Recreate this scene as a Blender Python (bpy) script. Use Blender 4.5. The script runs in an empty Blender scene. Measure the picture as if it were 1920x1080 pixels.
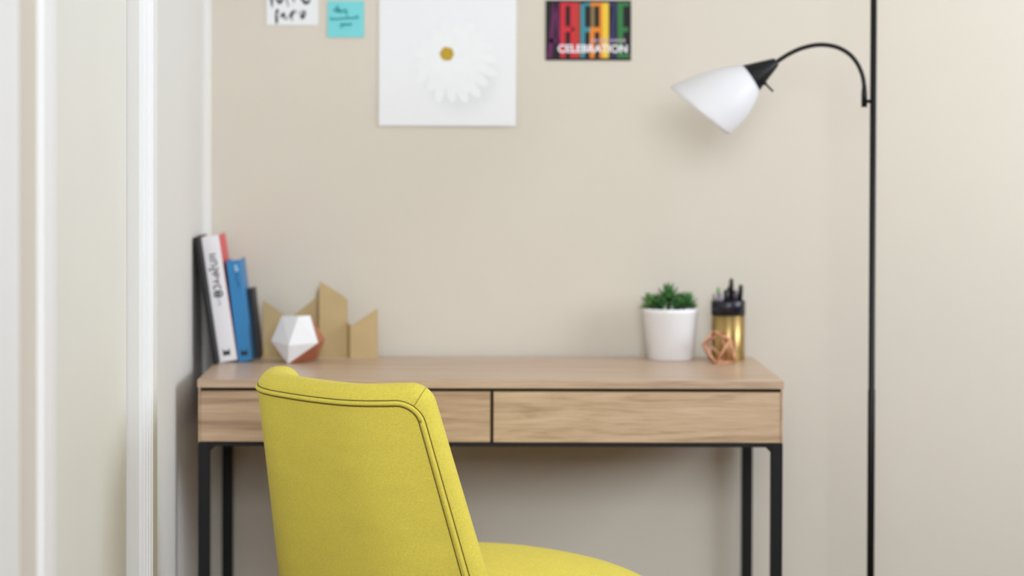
import bpy, bmesh, math, random
from mathutils import Vector, Matrix, Euler

random.seed(7)
scene = bpy.context.scene
COL = scene.collection

# ------------------------------------------------------------------ camera
F_PX, PPX, PPY = 4700.0, 860.0, 337.0
CAM = Vector((0.0, 0.0, 1.184))
PITCH, ROLL = math.radians(1.06), math.radians(0.15)
cam_data = bpy.data.cameras.new('camera')
cam_data.sensor_fit = 'HORIZONTAL'
cam_data.sensor_width = 36.0
cam_data.lens = F_PX * 36.0 / 1920.0
cam_data.shift_x = (960 - PPX) / 1920.0
cam_data.shift_y = (PPY - 540) / 1920.0
cam_data.clip_start = 0.05
cam_data.dof.use_dof = True
cam_data.dof.focus_distance = 3.95
cam_data.dof.aperture_fstop = 2.7
cam = bpy.data.objects.new('camera', cam_data)
COL.objects.link(cam)
CAM_ROT = Euler((math.pi / 2 - PITCH, 0, 0)).to_matrix() @ Matrix.Rotation(ROLL, 3, 'Z')
cam.matrix_world = Matrix.Translation(CAM) @ CAM_ROT.to_4x4()
scene.camera = cam

# ------------------------------------------------------------------ view
vs = scene.view_settings
vs.view_transform = 'Standard'
vs.look = 'None'
vs.gamma = 1.0
vs.use_curve_mapping = False
vs.exposure = -0.06
scene.display_settings.display_device = 'sRGB'

# ------------------------------------------------------------------ room dimensions
XW = -0.516          # face of the wall beside the desk
YB = 5.07            # face of the wall behind the desk
XR = 2.60            # face of the window wall
YF = -0.80           # face of the wall behind the photographer
ZC = 2.80

# ------------------------------------------------------------------ daylight
world = bpy.data.worlds.new('sky')
scene.world = world
world.use_nodes = True
world.node_tree.nodes['Background'].inputs[0].default_value = (0.85, 0.92, 1.0, 1)
world.node_tree.nodes['Background'].inputs[1].default_value = 1.0

WIN1 = (2.90, 4.70, 1.15, 2.30)      # y0 y1 z0 z1 in the window wall
WIN2 = (-0.42, 1.40, 1.52, 2.70)     # x0 x1 z0 z1 in the wall behind the photographer


def area(name, loc, rot, sx, sy, power, color):
    d = bpy.data.lights.new(name, 'AREA')
    d.shape = 'RECTANGLE'
    d.size, d.size_y = sx, sy
    d.energy = power
    d.color = color
    o = bpy.data.objects.new(name, d)
    o.location = loc
    o.rotation_euler = rot
    COL.objects.link(o)
    return o


area('window_daylight', (XR + 0.10, (WIN1[0] + WIN1[1]) / 2, (WIN1[2] + WIN1[3]) / 2), (math.pi / 2, 0, math.pi / 2),
     WIN1[1] - WIN1[0], WIN1[3] - WIN1[2], 57, (0.85, 0.925, 1.0))
area('window_daylight', ((WIN2[0] + WIN2[1]) / 2, YF - 0.10, (WIN2[2] + WIN2[3]) / 2), (math.pi / 2, 0, 0),
     WIN2[1] - WIN2[0], WIN2[3] - WIN2[2], 122, (0.86, 0.925, 1.0))


# ------------------------------------------------------------------ helpers
def P(px, py, D):
    """A point seen at photo pixel (px, py) and standing at depth y = D."""
    d = CAM_ROT @ Vector(((px - PPX) / F_PX, -(py - PPY) / F_PX, -1.0))
    return CAM + d * (D / d.y)


def lin(c):
    def f(v):
        v /= 255.0
        return v / 12.92 if v <= 0.04045 else ((v + 0.055) / 1.055) ** 2.4
    return (f(c[0]), f(c[1]), f(c[2]), 1.0)


def mat(name, rgb, rough=0.6, metal=0.0, spec=0.5, noise=0.0, nscale=40.0, bump=0.0, bscale=200.0, sheen=0.0, trans=0.0, coat=0.0):
    m = bpy.data.materials.new(name)
    m.use_nodes = True
    nt = m.node_tree
    b = nt.nodes['Principled BSDF']
    b.inputs['Base Color'].default_value = lin(rgb)
    b.inputs['Roughness'].default_value = rough
    b.inputs['Metallic'].default_value = metal
    b.inputs['Specular IOR Level'].default_value = spec
    b.inputs['Sheen Weight'].default_value = sheen
    b.inputs['Coat Weight'].default_value = coat
    tc = nt.nodes.new('ShaderNodeTexCoord')
    if noise > 0:
        n = nt.nodes.new('ShaderNodeTexNoise')
        n.inputs['Scale'].default_value = nscale
        n.inputs['Detail'].default_value = 4
        nt.links.new(tc.outputs['Object'], n.inputs['Vector'])
        r = nt.nodes.new('ShaderNodeValToRGB')
        c = lin(rgb)
        r.color_ramp.elements[0].position = 0.3
        r.color_ramp.elements[1].position = 0.7
        r.color_ramp.elements[0].color = (c[0] * (1 - noise), c[1] * (1 - noise), c[2] * (1 - noise), 1)
        r.color_ramp.elements[1].color = (min(1, c[0] * (1 + noise)), min(1, c[1] * (1 + noise)), min(1, c[2] * (1 + noise)), 1)
        nt.links.new(n.outputs['Fac'], r.inputs[0])
        nt.links.new(r.outputs[0], b.inputs['Base Color'])
    if bump > 0:
        n2 = nt.nodes.new('ShaderNodeTexNoise')
        n2.inputs['Scale'].default_value = bscale
        n2.inputs['Detail'].default_value = 3
        nt.links.new(tc.outputs['Object'], n2.inputs['Vector'])
        bp = nt.nodes.new('ShaderNodeBump')
        bp.inputs['Strength'].default_value = bump
        bp.inputs['Distance'].default_value = 0.001
        nt.links.new(n2.outputs['Fac'], bp.inputs['Height'])
        nt.links.new(bp.outputs[0], b.inputs['Normal'])
    if trans > 0:
        tr = nt.nodes.new('ShaderNodeBsdfTranslucent')
        tr.inputs[0].default_value = lin(rgb)
        mx = nt.nodes.new('ShaderNodeMixShader')
        mx.inputs[0].default_value = trans
        nt.links.new(b.outputs[0], mx.inputs[1])
        nt.links.new(tr.outputs[0], mx.inputs[2])
        nt.links.new(mx.outputs[0], nt.nodes['Material Output'].inputs[0])
    return m


def wood(name, light, mid, dark, seed=0.0, figure=0.5, along=(1.2, 22.0, 22.0), rough=0.48):
    m = bpy.data.materials.new(name)
    m.use_nodes = True
    nt = m.node_tree
    b = nt.nodes['Principled BSDF']
    b.inputs['Roughness'].default_value = rough
    b.inputs['Specular IOR Level'].default_value = 0.4
    tc = nt.nodes.new('ShaderNodeTexCoord')
    mp = nt.nodes.new('ShaderNodeMapping')
    mp.inputs['Location'].default_value = (seed, seed * 1.7, seed * 0.6)
    mp.inputs['Scale'].default_value = along
    nt.links.new(tc.outputs['Object'], mp.inputs['Vector'])
    n1 = nt.nodes.new('ShaderNodeTexNoise')
    n1.inputs['Scale'].default_value = 2.2
    n1.inputs['Detail'].default_value = 7
    n1.inputs['Roughness'].default_value = 0.6
    n1.inputs['Distortion'].default_value = figure
    nt.links.new(mp.outputs[0], n1.inputs['Vector'])
    r = nt.nodes.new('ShaderNodeValToRGB')
    e = r.color_ramp.elements
    e[0].position, e[0].color = 0.28, lin(dark)
    e[1].position, e[1].color = 0.68, lin(light)
    k = e.new(0.46)
    k.color = lin(mid)
    nt.links.new(n1.outputs['Fac'], r.inputs[0])
    mp2 = nt.nodes.new('ShaderNodeMapping')
    mp2.inputs['Location'].default_value = (seed * 2, 0, seed)
    mp2.inputs['Scale'].default_value = (7.0, 160.0, 160.0)
    nt.links.new(tc.outputs['Object'], mp2.inputs['Vector'])
    n2 = nt.nodes.new('ShaderNodeTexNoise')
    n2.inputs['Scale'].default_value = 2.0
    n2.inputs['Detail'].default_value = 3
    nt.links.new(mp2.outputs[0], n2.inputs['Vector'])
    r2 = nt.nodes.new('ShaderNodeValToRGB')
    r2.color_ramp.elements[0].position, r2.color_ramp.elements[0].color = 0.30, (0.80, 0.78, 0.76, 1)
    r2.color_ramp.elements[1].position, r2.color_ramp.elements[1].color = 0.55, (1, 1, 1, 1)
    nt.links.new(n2.outputs['Fac'], r2.inputs[0])
    mx = nt.nodes.new('ShaderNodeMix')
    mx.data_type = 'RGBA'
    mx.blend_type = 'MULTIPLY'
    mx.inputs[0].default_value = 0.8
    nt.links.new(r.outputs[0], mx.inputs[6])
    nt.links.new(r2.outputs[0], mx.inputs[7])
    nt.links.new(mx.outputs[2], b.inputs['Base Color'])
    bp = nt.nodes.new('ShaderNodeBump')
    bp.inputs['Strength'].default_value = 0.15
    bp.inputs['Distance'].default_value = 0.0006
    nt.links.new(n2.outputs['Fac'], bp.inputs['Height'])
    nt.links.new(bp.outputs[0], b.inputs['Normal'])
    return m


def fabric(name, rgb):
    m = bpy.data.materials.new(name)
    m.use_nodes = True
    nt = m.node_tree
    b = nt.nodes['Principled BSDF']
    b.inputs['Roughness'].default_value = 0.85
    b.inputs['Specular IOR Level'].default_value = 0.15
    b.inputs['Sheen Weight'].default_value = 0.05
    b.inputs['Sheen Roughness'].default_value = 0.5
    b.inputs['Sheen Tint'].default_value = (1, 0.97, 0.75, 1)
    tc = nt.nodes.new('ShaderNodeTexCoord')
    c = lin(rgb)
    # heathered yarn: short horizontal slubs and vertical threads
    mixes = []
    for sc, lo, hi in (((220.0, 220.0, 900.0), 0.90, 1.06), ((900.0, 900.0, 260.0), 0.94, 1.05), ((10.0, 10.0, 30.0), 0.97, 1.03)):
        mp = nt.nodes.new('ShaderNodeMapping')
        mp.inputs['Scale'].default_value = sc
        nt.links.new(tc.outputs['Object'], mp.inputs['Vector'])
        n = nt.nodes.new('ShaderNodeTexNoise')
        n.inputs['Scale'].default_value = 1.0
        n.inputs['Detail'].default_value = 3
        nt.links.new(mp.outputs[0], n.inputs['Vector'])
        mr = nt.nodes.new('ShaderNodeMapRange')
        mr.inputs[1].default_value, mr.inputs[2].default_value = 0.3, 0.7
        mr.inputs[3].default_value, mr.inputs[4].default_value = lo, hi
        nt.links.new(n.outputs['Fac'], mr.inputs[0])
        mixes.append((n, mr))
    mu = nt.nodes.new('ShaderNodeMath')
    mu.operation = 'MULTIPLY'
    nt.links.new(mixes[0][1].outputs[0], mu.inputs[0])
    nt.links.new(mixes[1][1].outputs[0], mu.inputs[1])
    mu2 = nt.nodes.new('ShaderNodeMath')
    mu2.operation = 'MULTIPLY'
    nt.links.new(mu.outputs[0], mu2.inputs[0])
    nt.links.new(mixes[2][1].outputs[0], mu2.inputs[1])
    vm = nt.nodes.new('ShaderNodeVectorMath')
    vm.operation = 'SCALE'
    vm.inputs[0].default_value = c[:3]
    nt.links.new(mu2.outputs[0], vm.inputs['Scale'])
    nt.links.new(vm.outputs[0], b.inputs['Base Color'])
    bp = nt.nodes.new('ShaderNodeBump')
    bp.inputs['Strength'].default_value = 0.25
    bp.inputs['Distance'].default_value = 0.0006
    nt.links.new(mu.outputs[0], bp.inputs['Height'])
    nt.links.new(bp.outputs[0], b.inputs['Normal'])
    return m


def put(o, parent=None):
    """Parent a mesh whose vertices are in world space."""
    if parent is not None:
        o.parent = parent
        pm = parent.matrix_basis.copy()
        q = parent.parent
        if q is not None:
            pm = q.matrix_basis @ parent.matrix_parent_inverse @ pm
        o.matrix_parent_inverse = pm.inverted()
    return o


def mesh(name, verts, faces, m, parent=None, smooth=False):
    me = bpy.data.meshes.new(name)
    me.from_pydata([tuple(v) for v in verts], [], faces)
    me.update()
    bm = bmesh.new()
    bm.from_mesh(me)
    bmesh.ops.recalc_face_normals(bm, faces=bm.faces)
    bm.to_mesh(me)
    bm.free()
    if smooth:
        for p in me.polygons:
            p.use_smooth = True
    o = bpy.data.objects.new(name, me)
    if m is not None:
        me.materials.append(m)
    COL.objects.link(o)
    return put(o, parent)


def from_bm(name, bm, m, parent=None, smooth=False):
    me = bpy.data.meshes.new(name)
    bm.to_mesh(me)
    bm.free()
    if smooth:
        for p in me.polygons:
            p.use_smooth = True
    me.materials.append(m)
    o = bpy.data.objects.new(name, me)
    COL.objects.link(o)
    return put(o, parent)


def bm_box(bm, x0, x1, y0, y1, z0, z1, bevel=0.0, mtx=None, seg=2):
    M = Matrix.Translation(((x0 + x1) / 2, (y0 + y1) / 2, (z0 + z1) / 2)) @ Matrix.Diagonal((x1 - x0, y1 - y0, z1 - z0, 1))
    tmp = bmesh.new()
    bmesh.ops.create_cube(tmp, size=1.0, matrix=M)
    if bevel > 0:
        bmesh.ops.bevel(tmp, geom=list(tmp.edges), offset=bevel, segments=seg, affect='EDGES', profile=0.5)
    if mtx is not None:
        bmesh.ops.transform(tmp, matrix=mtx, verts=tmp.verts)
    me = bpy.data.meshes.new('tmp')
    tmp.to_mesh(me)
    tmp.free()
    bm.from_mesh(me)
    bpy.data.meshes.remove(me)


def box(name, x0, x1, y0, y1, z0, z1, m, parent=None, bevel=0.0, mtx=None):
    bm = bmesh.new()
    bm_box(bm, x0, x1, y0, y1, z0, z1, bevel, mtx)
    return from_bm(name, bm, m, parent)


def boxes(name, lst, m, parent=None):
    bm = bmesh.new()
    for b in lst:
        bm_box(bm, *b)
    return from_bm(name, bm, m, parent)


def tube_data(pts, radius, n=10, cap=True, off=0):
    pts = [Vector(p) for p in pts]
    verts, faces = [], []
    prev = None
    for i, p in enumerate(pts):
        t = (pts[min(i + 1, len(pts) - 1)] - pts[max(i - 1, 0)]).normalized()
        if prev is None:
            a = Vector((0, 0, 1)) if abs(t.z) < 0.9 else Vector((1, 0, 0))
            u = t.cross(a).normalized()
        else:
            u = (prev - t * prev.dot(t)).normalized()
        prev = u
        w = t.cross(u)
        r = radius[i] if isinstance(radius, (list, tuple)) else radius
        for k in range(n):
            a = 2 * math.pi * k / n
            verts.append(p + (u * math.cos(a) + w * math.sin(a)) * r)
    for i in range(len(pts) - 1):
        for k in range(n):
            a, b_ = off + i * n + k, off + i * n + (k + 1) % n
            faces.append((a, b_, b_ + n, a + n))
    if cap:
        faces.append(tuple(off + k for k in range(n)))
        faces.append(tuple(off + (len(pts) - 1) * n + k for k in range(n)))
    return verts, faces


def tube(name, pts, radius, m, parent=None, n=10):
    v, f = tube_data(pts, radius, n)
    return mesh(name, v, f, m, parent, smooth=True)


def lathe(name, prof, center, m, parent=None, n=48, smooth=True, axis=None):
    """prof: (radius, height) pairs; axis: optional 4x4 matrix."""
    verts, faces = [], []
    M = axis if axis is not None else Matrix.Translation(center)
    for r, h in prof:
        for k in range(n):
            a = 2 * math.pi * k / n
            verts.append(M @ Vector((r * math.cos(a), r * math.sin(a), h)))
    for i in range(len(prof) - 1):
        for k in range(n):
            a, b_ = i * n + k, i * n + (k + 1) % n
            faces.append((a, b_, b_ + n, a + n))
    if prof[0][0] > 1e-6:
        faces.append(tuple(range(n)))
    if prof[-1][0] > 1e-6:
        faces.append(tuple((len(prof) - 1) * n + k for k in range(n)))
    o = mesh(name, verts, faces, m, parent, smooth)
    if smooth:
        for p in o.data.polygons:
            if len(p.vertices) > 4:
                p.use_smooth = False
        o.data.update()
    return o


def thing(name, loc, label, cat, group=None):
    e = bpy.data.objects.new(name, None)
    e.empty_display_size = 0.05
    e.location = loc
    COL.objects.link(e)
    return tag(e, label, cat, group)


def tag(o, label, cat, group=None):
    o['label'] = label
    o['category'] = cat
    if group:
        o['group'] = group
    return o


def struct(o):
    o['kind'] = 'structure'
    return o


def catmull(pts, n=8):
    pts = [Vector(p) for p in pts]
    out = []
    for i in range(len(pts) - 1):
        p0, p1, p2, p3 = pts[max(i - 1, 0)], pts[i], pts[i + 1], pts[min(i + 2, len(pts) - 1)]
        for k in range(n):
            t = k / n
            out.append(0.5 * ((2 * p1) + (p2 - p0) * t + (2 * p0 - 5 * p1 + 4 * p2 - p3) * t * t + (3 * p1 - p0 - 3 * p2 + p3) * t ** 3))
    out.append(pts[-1])
    return out


# ------------------------------------------------------------------ materials
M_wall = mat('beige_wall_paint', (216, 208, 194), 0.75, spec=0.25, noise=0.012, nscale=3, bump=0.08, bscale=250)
M_wall_d = mat('unseen_wall_bounce_cut', (150, 138, 122), 0.75, spec=0.25, noise=0.012, nscale=3)  # darker tone for the unseen walls, added to cut bounced light
M_wall_l = mat('window_lit_wall_paint', (226, 224, 220), 0.6, spec=0.3, noise=0.01, nscale=3, bump=0.06, bscale=250)  # beige wall made paler and cooler: window light put into its colour
M_trim = mat('white_trim_paint', (240, 240, 240), 0.4, spec=0.4, noise=0.008, nscale=6)
M_door = mat('cream_door_paint', (231, 229, 220), 0.45, spec=0.4, noise=0.01, nscale=4)
M_ceil = mat('white_ceiling_paint', (236, 234, 230), 0.9, noise=0.01, nscale=3)
M_floor = wood('dark_floor_boards', (114, 66, 34), (98, 55, 27), (72, 40, 20), 3.1, 0.6, (16.0, 1.2, 16.0))
M_oak = wood('light_oak', (210, 184, 160), (197, 170, 145), (172, 145, 121), 1.3, 0.7, rough=0.33)  # greyer oak: part of the tabletop's sheen is put into the colour
M_oak2 = wood('light_oak_figured', (213, 185, 155), (199, 170, 139), (170, 141, 111), 5.7, 1.9, (1.7, 18.0, 18.0))
M_oak3 = wood('light_oak_striped', (208, 179, 150), (188, 158, 128), (146, 117, 90), 9.2, 0.6, (1.0, 26.0, 26.0))
M_black = mat('black_metal', (14, 14, 15), 0.45, spec=0.3, noise=0.08, nscale=30)
M_yellow = fabric('chartreuse_fabric', (223, 206, 87))
M_seam = mat('dark_seam_thread', (112, 97, 30), 0.9, noise=0.1, nscale=300)
M_seam2 = mat('yellow_seam_thread', (172, 156, 60), 0.9, noise=0.1, nscale=300)
M_legwood = wood('dark_leg_wood', (70, 48, 34), (58, 39, 27), (44, 29, 20), 2.0, 0.5, (20.0, 20.0, 1.5))

# ================================================================== THE SETTING
T = 0.12
struct(box('floor', XW - T, XR + T, YF - T, YB + T, -0.10, 0.0, M_floor))
struct(box('ceiling', XW - T, XR + T, YF - T, YB + T, ZC, ZC + 0.10, M_ceil))
struct(box('wall_back', XW - T, XR + T, YB, YB + T, 0.0, ZC, M_wall))
DY0, DY1, DZ = 3.154, 4.046, 2.05                 # the doorway beside the camera's line of sight
struct(box('wall_left', XW - T, XW, DY1, YB, 0, ZC, M_wall_l))
struct(boxes('wall_side', [(XW - T, XW, YF, DY0, 0, ZC), (XW - T, XW, DY0, DY1, DZ, ZC)], M_wall))
y0, y1, z0, z1 = WIN1
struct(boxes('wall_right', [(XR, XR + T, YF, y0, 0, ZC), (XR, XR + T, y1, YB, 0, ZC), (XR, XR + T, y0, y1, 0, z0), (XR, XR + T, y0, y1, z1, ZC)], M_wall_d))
x0, x1, w0, w1 = WIN2
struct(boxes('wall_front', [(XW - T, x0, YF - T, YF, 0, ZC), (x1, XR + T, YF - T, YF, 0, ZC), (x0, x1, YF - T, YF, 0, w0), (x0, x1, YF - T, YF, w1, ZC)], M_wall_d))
# window frames
struct(boxes('window_1', [(XR - 0.015, XR + 0.06, y0 - 0.05, y0, z0 - 0.05, z1 + 0.05), (XR - 0.015, XR + 0.06, y1, y1 + 0.05, z0 - 0.05, z1 + 0.05),
                          (XR - 0.015, XR + 0.06, y0, y1, z1, z1 + 0.05), (XR - 0.03, XR + 0.06, y0, y1, z0 - 0.05, z0)], M_trim))
struct(boxes('window_2', [(x0 - 0.06, x0, YF - 0.06, YF + 0.015, w0 - 0.06, w1 + 0.06), (x1, x1 + 0.06, YF - 0.06, YF + 0.015, w0 - 0.06, w1 + 0.06),
                          (x0, x1, YF - 0.06, YF + 0.015, w1, w1 + 0.06), (x0, x1, YF - 0.06, YF + 0.03, w0 - 0.06, w0)], M_trim))


def extrude_z(name, poly, za, zb, m, parent=None):
    n = len(poly)
    v = [(x, y, za) for x, y in poly] + [(x, y, zb) for x, y in poly]
    f = [tuple(range(n)), tuple(range(n, 2 * n))] + [(i, (i + 1) % n, n + (i + 1) % n, n + i) for i in range(n)]
    return mesh(name, v, f, m, parent)


# door slab, a little recessed
struct(box('door_1', XW - 0.062, XW - 0.020, DY0 + 0.002, DY1 - 0.002, 0.008, DZ - 0.003, M_door, bevel=0.002))
# stepped far casing of the doorway
c = [(XW, DY1), (XW + 0.006, DY1), (XW + 0.006, DY1 + 0.004), (XW + 0.010, DY1 + 0.004), (XW + 0.010, DY1 + 0.010), (XW + 0.014, DY1 + 0.010),
     (XW + 0.014, DY1 + 0.014), (XW + 0.0175, DY1 + 0.015), (XW + 0.0175, DY1 + 0.021), (XW + 0.020, DY1 + 0.022), (XW + 0.020, DY1 + 0.080),
     (XW + 0.016, DY1 + 0.084), (XW, DY1 + 0.084)]
struct(extrude_z('trim_1', c, 0.0, DZ + 0.08, M_trim))
# near casing
c = [(XW, DY0), (XW + 0.008, DY0), (XW + 0.010, DY0 - 0.004), (XW + 0.010, DY0 - 0.050), (XW + 0.009, DY0 - 0.054), (XW + 0.009, DY0 - 0.084), (XW + 0.007, DY0 - 0.089), (XW, DY0 - 0.089)]
struct(extrude_z('trim_2', c, 0.0, DZ + 0.08, M_trim))
struct(box('trim_3', XW, XW + 0.011, DY0, DY1, DZ, DZ + 0.08, M_trim))
# broad white board nearest the camera
struct(box('trim_4', XW, XW + 0.006, 2.30, 2.909, 0.0, ZC, M_trim, bevel=0.001))
# quarter round in the corner behind the desk
q = [(XW, YB)] + [(XW + 0.016 * math.cos(a), YB - 0.016 * math.sin(a)) for a in [math.pi / 2 * k / 8 for k in range(9)]]
struct(extrude_z('trim_5', q, 0.0, ZC, M_wall_l))
struct(box('baseboard_back', XW + 0.012, XR, YB - 0.014, YB, 0.0, 0.10, M_trim, bevel=0.002))
struct(box('baseboard_left', XW, XW + 0.014, DY1 + 0.084, YB - 0.014, 0.0, 0.10, M_trim, bevel=0.002))

# ================================================================== DESK
YD = 4.56                                          # front of the desk
DXL, DXR = P(369.8, 713, YD).x, P(1470.3, 713, YD).x
ZT = P(920, 713, YD).z                             # desk surface
S = YD / F_PX                                      # metres per photo pixel at the desk front
YDB = YB - 0.018
zb1 = ZT - 15.5 * S                                # underside of the top board
zg = zb1 - 6.5 * S                                 # shadow gap
zdr = ZT - 117.5 * S                               # bottom of the drawers
zr = zdr - 7.8 * S                                 # bottom of the rail
desk = thing('writing_desk', ((DXL + DXR) / 2, (YD + YDB) / 2, 0), 'light oak writing desk with two drawers on a thin black metal frame', 'desk')
box('tabletop', DXL, DXR, YD, YDB, zb1, ZT, M_oak, desk, bevel=0.0012)
sp = 0.0035
for xa, xb in ((DXL + 0.002, DXL + 0.002 + sp), (DXR - 0.002 - sp, DXR - 0.002)):
    box('side_panel', xa, xb, YD + 0.001, YDB - 0.004, zdr, zb1, M_oak3, desk)
xa, xb = DXL + 0.002 + sp, DXR - 0.002 - sp
gx0, gx1 = P(919.5, 780, YD).x, P(925.0, 780, YD).x
for a, b_, m in ((xa, gx0, M_oak3), (gx1, xb, M_oak2)):
    dr = box('drawer', a + 0.0004, b_ - 0.0004, YD + 0.002, YD + 0.020, zdr + 0.0005, zg, m, desk, bevel=0.0008)
    boxes('drawer_box', [(a + 0.01, b_ - 0.01, YD + 0.020, YDB - 0.05, zdr + 0.004, zdr + 0.010), (a + 0.01, a + 0.02, YD + 0.02, YDB - 0.05, zdr + 0.01, zg - 0.012),
                         (b_ - 0.02, b_ - 0.01, YD + 0.02, YDB - 0.05, zdr + 0.01, zg - 0.012)], M_oak, dr)
box('back_panel', xa, xb, YDB - 0.016, YDB - 0.004, zdr, zb1, M_oak, desk)
M_gap = mat('painted_recess_shade', (74, 66, 48), 0.8, noise=0.05)  # dark colour stands in for the shade inside the desk's gaps
boxes('recess_shade_strip', [(xa, xb, YD + 0.021, YD + 0.029, zg - 0.011, zb1), (gx0 - 0.003, gx1 + 0.003, YD + 0.0205, YD + 0.029, zdr + 0.0005, zb1)], M_gap, desk)
lw = 0.0208
lx = [(DXL + 0.0015, DXL + 0.0015 + lw), (DXR - 0.0015 - lw, DXR - 0.0015)]
fy, by = (YD + 0.002, YD + 0.002 + lw), (YDB - 0.004 - lw, YDB - 0.004)
boxes('frame_rail', [(lx[0][1], lx[1][0], fy[0], fy[1], zr, zdr), (lx[0][1], lx[1][0], by[0], by[1], zr, zdr),
                     (lx[0][0], lx[0][1], fy[1], by[0], zr, zdr), (lx[1][0], lx[1][1], fy[1], by[0], zr, zdr)], M_black, desk)
for xx in lx:
    for yy in (fy, by):
        box('leg', xx[0], xx[1], yy[0], yy[1], 0.0, zdr, M_black, desk, bevel=0.0012)
for sgn, xe in ((1, lx[0][1]), (-1, lx[1][0])):   # little gussets in the front corners
    g = 0.011
    v = [(xe, fy[0] + 0.002, zr + 0.0005), (xe + sgn * g, fy[0] + 0.002, zr + 0.0005), (xe, fy[0] + 0.002, zr - g)]
    v += [(x, fy[1] - 0.002, z) for x, y, z in v]
    mesh('gusset', v, [(0, 1, 2), (3, 4, 5), (0, 1, 4, 3), (1, 2, 5, 4), (2, 0, 3, 5)], M_black, desk)


def ydesk(py, px=900):
    """Depth of the desk-top point seen at pixel row py."""
    d = CAM_ROT @ Vector(((px - PPX) / F_PX, -(py - PPY) / F_PX, -1.0))
    return (CAM + d * ((ZT - CAM.z) / d.z)).y


# ================================================================== CHAIR
TH = math.radians(51)
CU = Vector((math.cos(TH), -math.sin(TH), 0))      # along the back, from its far to its near end
CF = Vector((math.sin(TH), math.cos(TH), 0))       # the way the chair faces
CO = Vector((-0.199, 4.022, 0)) + CU * 0.0055
ZP, HW0, PHI0 = 0.769, 0.2095, math.radians(37)
chair = thing('dining_chair', (CO + CF * 0.25), 'chartreuse yellow upholstered chair with curved back and piped seams pulled up to the desk', 'chair')


# plan curve of the back: nearly flat in the middle, wings bending forward at both ends
_N = 400
_plan = [(0.0, 0.0, 0.0)]
for _i in range(1, _N + 1):
    _t = 1.15 * _i / _N
    _k = max(0.0, min(1.0, (_t - 0.30) / 0.62))
    _ph = 0.10 * _t + PHI0 * 1.05 * _k * _k * (3 - 2 * _k)
    _p = _plan[-1]
    _plan.append((_ph, _p[1] + math.cos(_ph) * 1.15 / _N, _p[2] + math.sin(_ph) * 1.15 / _N))
_e = _plan[int(_N / 1.15)]
_plan = [(a, x / _e[1], (y - _e[2]) / _e[1]) for a, x, y in _plan]


def plan(s):
    t = min(abs(s) / 1.15 * _N, _N - 1e-6)
    i = int(t)
    f = t - i
    a, b = _plan[i], _plan[i + 1]
    v = [a[j] + (b[j] - a[j]) * f for j in range(3)]
    g = 1 if s >= 0 else -1
    return g * v[0], g * v[1], v[2]


def back_point(a, z, n):
    s = a / HW0
    hw = HW0 + 0.148 * (ZP - z)
    phi, ux, uy = plan(s)
    lx_, ly_ = hw * ux, hw * uy + 0.243 * (ZP - z)
    lx_ += -math.sin(phi) * n
    ly_ += math.cos(phi) * n
    dz = 0.006 * (s * s - 1.0) * max(0.0, min(1.0, (z - 0.60) / 0.17))
    return CO + CU * lx_ + CF * ly_ + Vector((0, 0, z + dz + n * 0.05))


BA, BZ0, BZ1, BT, BR = HW0 + 0.022, 0.385, ZP + 0.026, 0.066, 0.030


def rounded(u, v, w, half, r):
    p = Vector((u * half[0], v * half[1], w * half[2]))
    q_ = Vector([max(-half[i] + r, min(half[i] - r, p[i])) for i in range(3)])
    d = p - q_
    if d.length > 1e-9:
        return q_ + d.normalized() * r
    return p


def slab(name, half, r, fn, m, parent, nx, ny, nz):
    bm = bmesh.new()
    cache = {}

    def ticks(n, h):
        # denser towards the ends, where the surface rounds over
        e = [0.0, 0.12, 0.26, 0.42, 0.60, 0.80, 1.0]
        k = r / h
        lo = [-1 + k * t for t in e]
        mid = [(-1 + k) + (2 - 2 * k) * i / n for i in range(1, n)] if k < 0.999 else []
        return lo + mid + [-t for t in reversed(lo)]
    tx, ty, tz = ticks(nx, half[0]), ticks(ny, half[1]), ticks(nz, half[2])

    def vert(u, v, w):
        key = (round(u, 5), round(v, 5), round(w, 5))
        if key not in cache:
            cache[key] = bm.verts.new(fn(rounded(u, v, w, half, r)))
        return cache[key]
    for A, B, mk in ((tx, ty, lambda p, q2, s: (p, q2, s)), (tx, tz, lambda p, q2, s: (p, s, q2)), (ty, tz, lambda p, q2, s: (s, p, q2))):
        for s in (-1.0, 1.0):
            for i in range(len(A) - 1):
                for j in range(len(B) - 1):
                    vs_ = [vert(*mk(A[i], B[j], s)), vert(*mk(A[i + 1], B[j], s)), vert(*mk(A[i + 1], B[j + 1], s)), vert(*mk(A[i], B[j + 1], s))]
                    vs_ = list(dict.fromkeys(vs_))
                    if len(vs_) > 2:
                        try:
                            bm.faces.new(vs_)
                        except ValueError:
                            pass
    bmesh.ops.remove_doubles(bm, verts=bm.verts, dist=1e-5)
    bmesh.ops.recalc_face_normals(bm, faces=bm.faces)
    return from_bm(name, bm, m, parent, smooth=True)


zc_, zh_ = (BZ0 + BZ1) / 2, (BZ1 - BZ0) / 2
back = slab('backrest', (BA, zh_, BT / 2), BR, lambda p: back_point(p.x, zc_ + p.y, p.z + BT / 2), M_yellow, chair, 40, 30, 4)


def rear_surface(a, z, lift=0.0):
    da = max(0.0, abs(a) - (BA - BR))
    dz = max(0.0, abs(z - zc_) - (zh_ - BR))
    d = min(math.hypot(da, dz), BR * 0.999)
    n = BR - math.sqrt(BR * BR - d * d)
    return back_point(a, z, n - lift)


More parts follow.
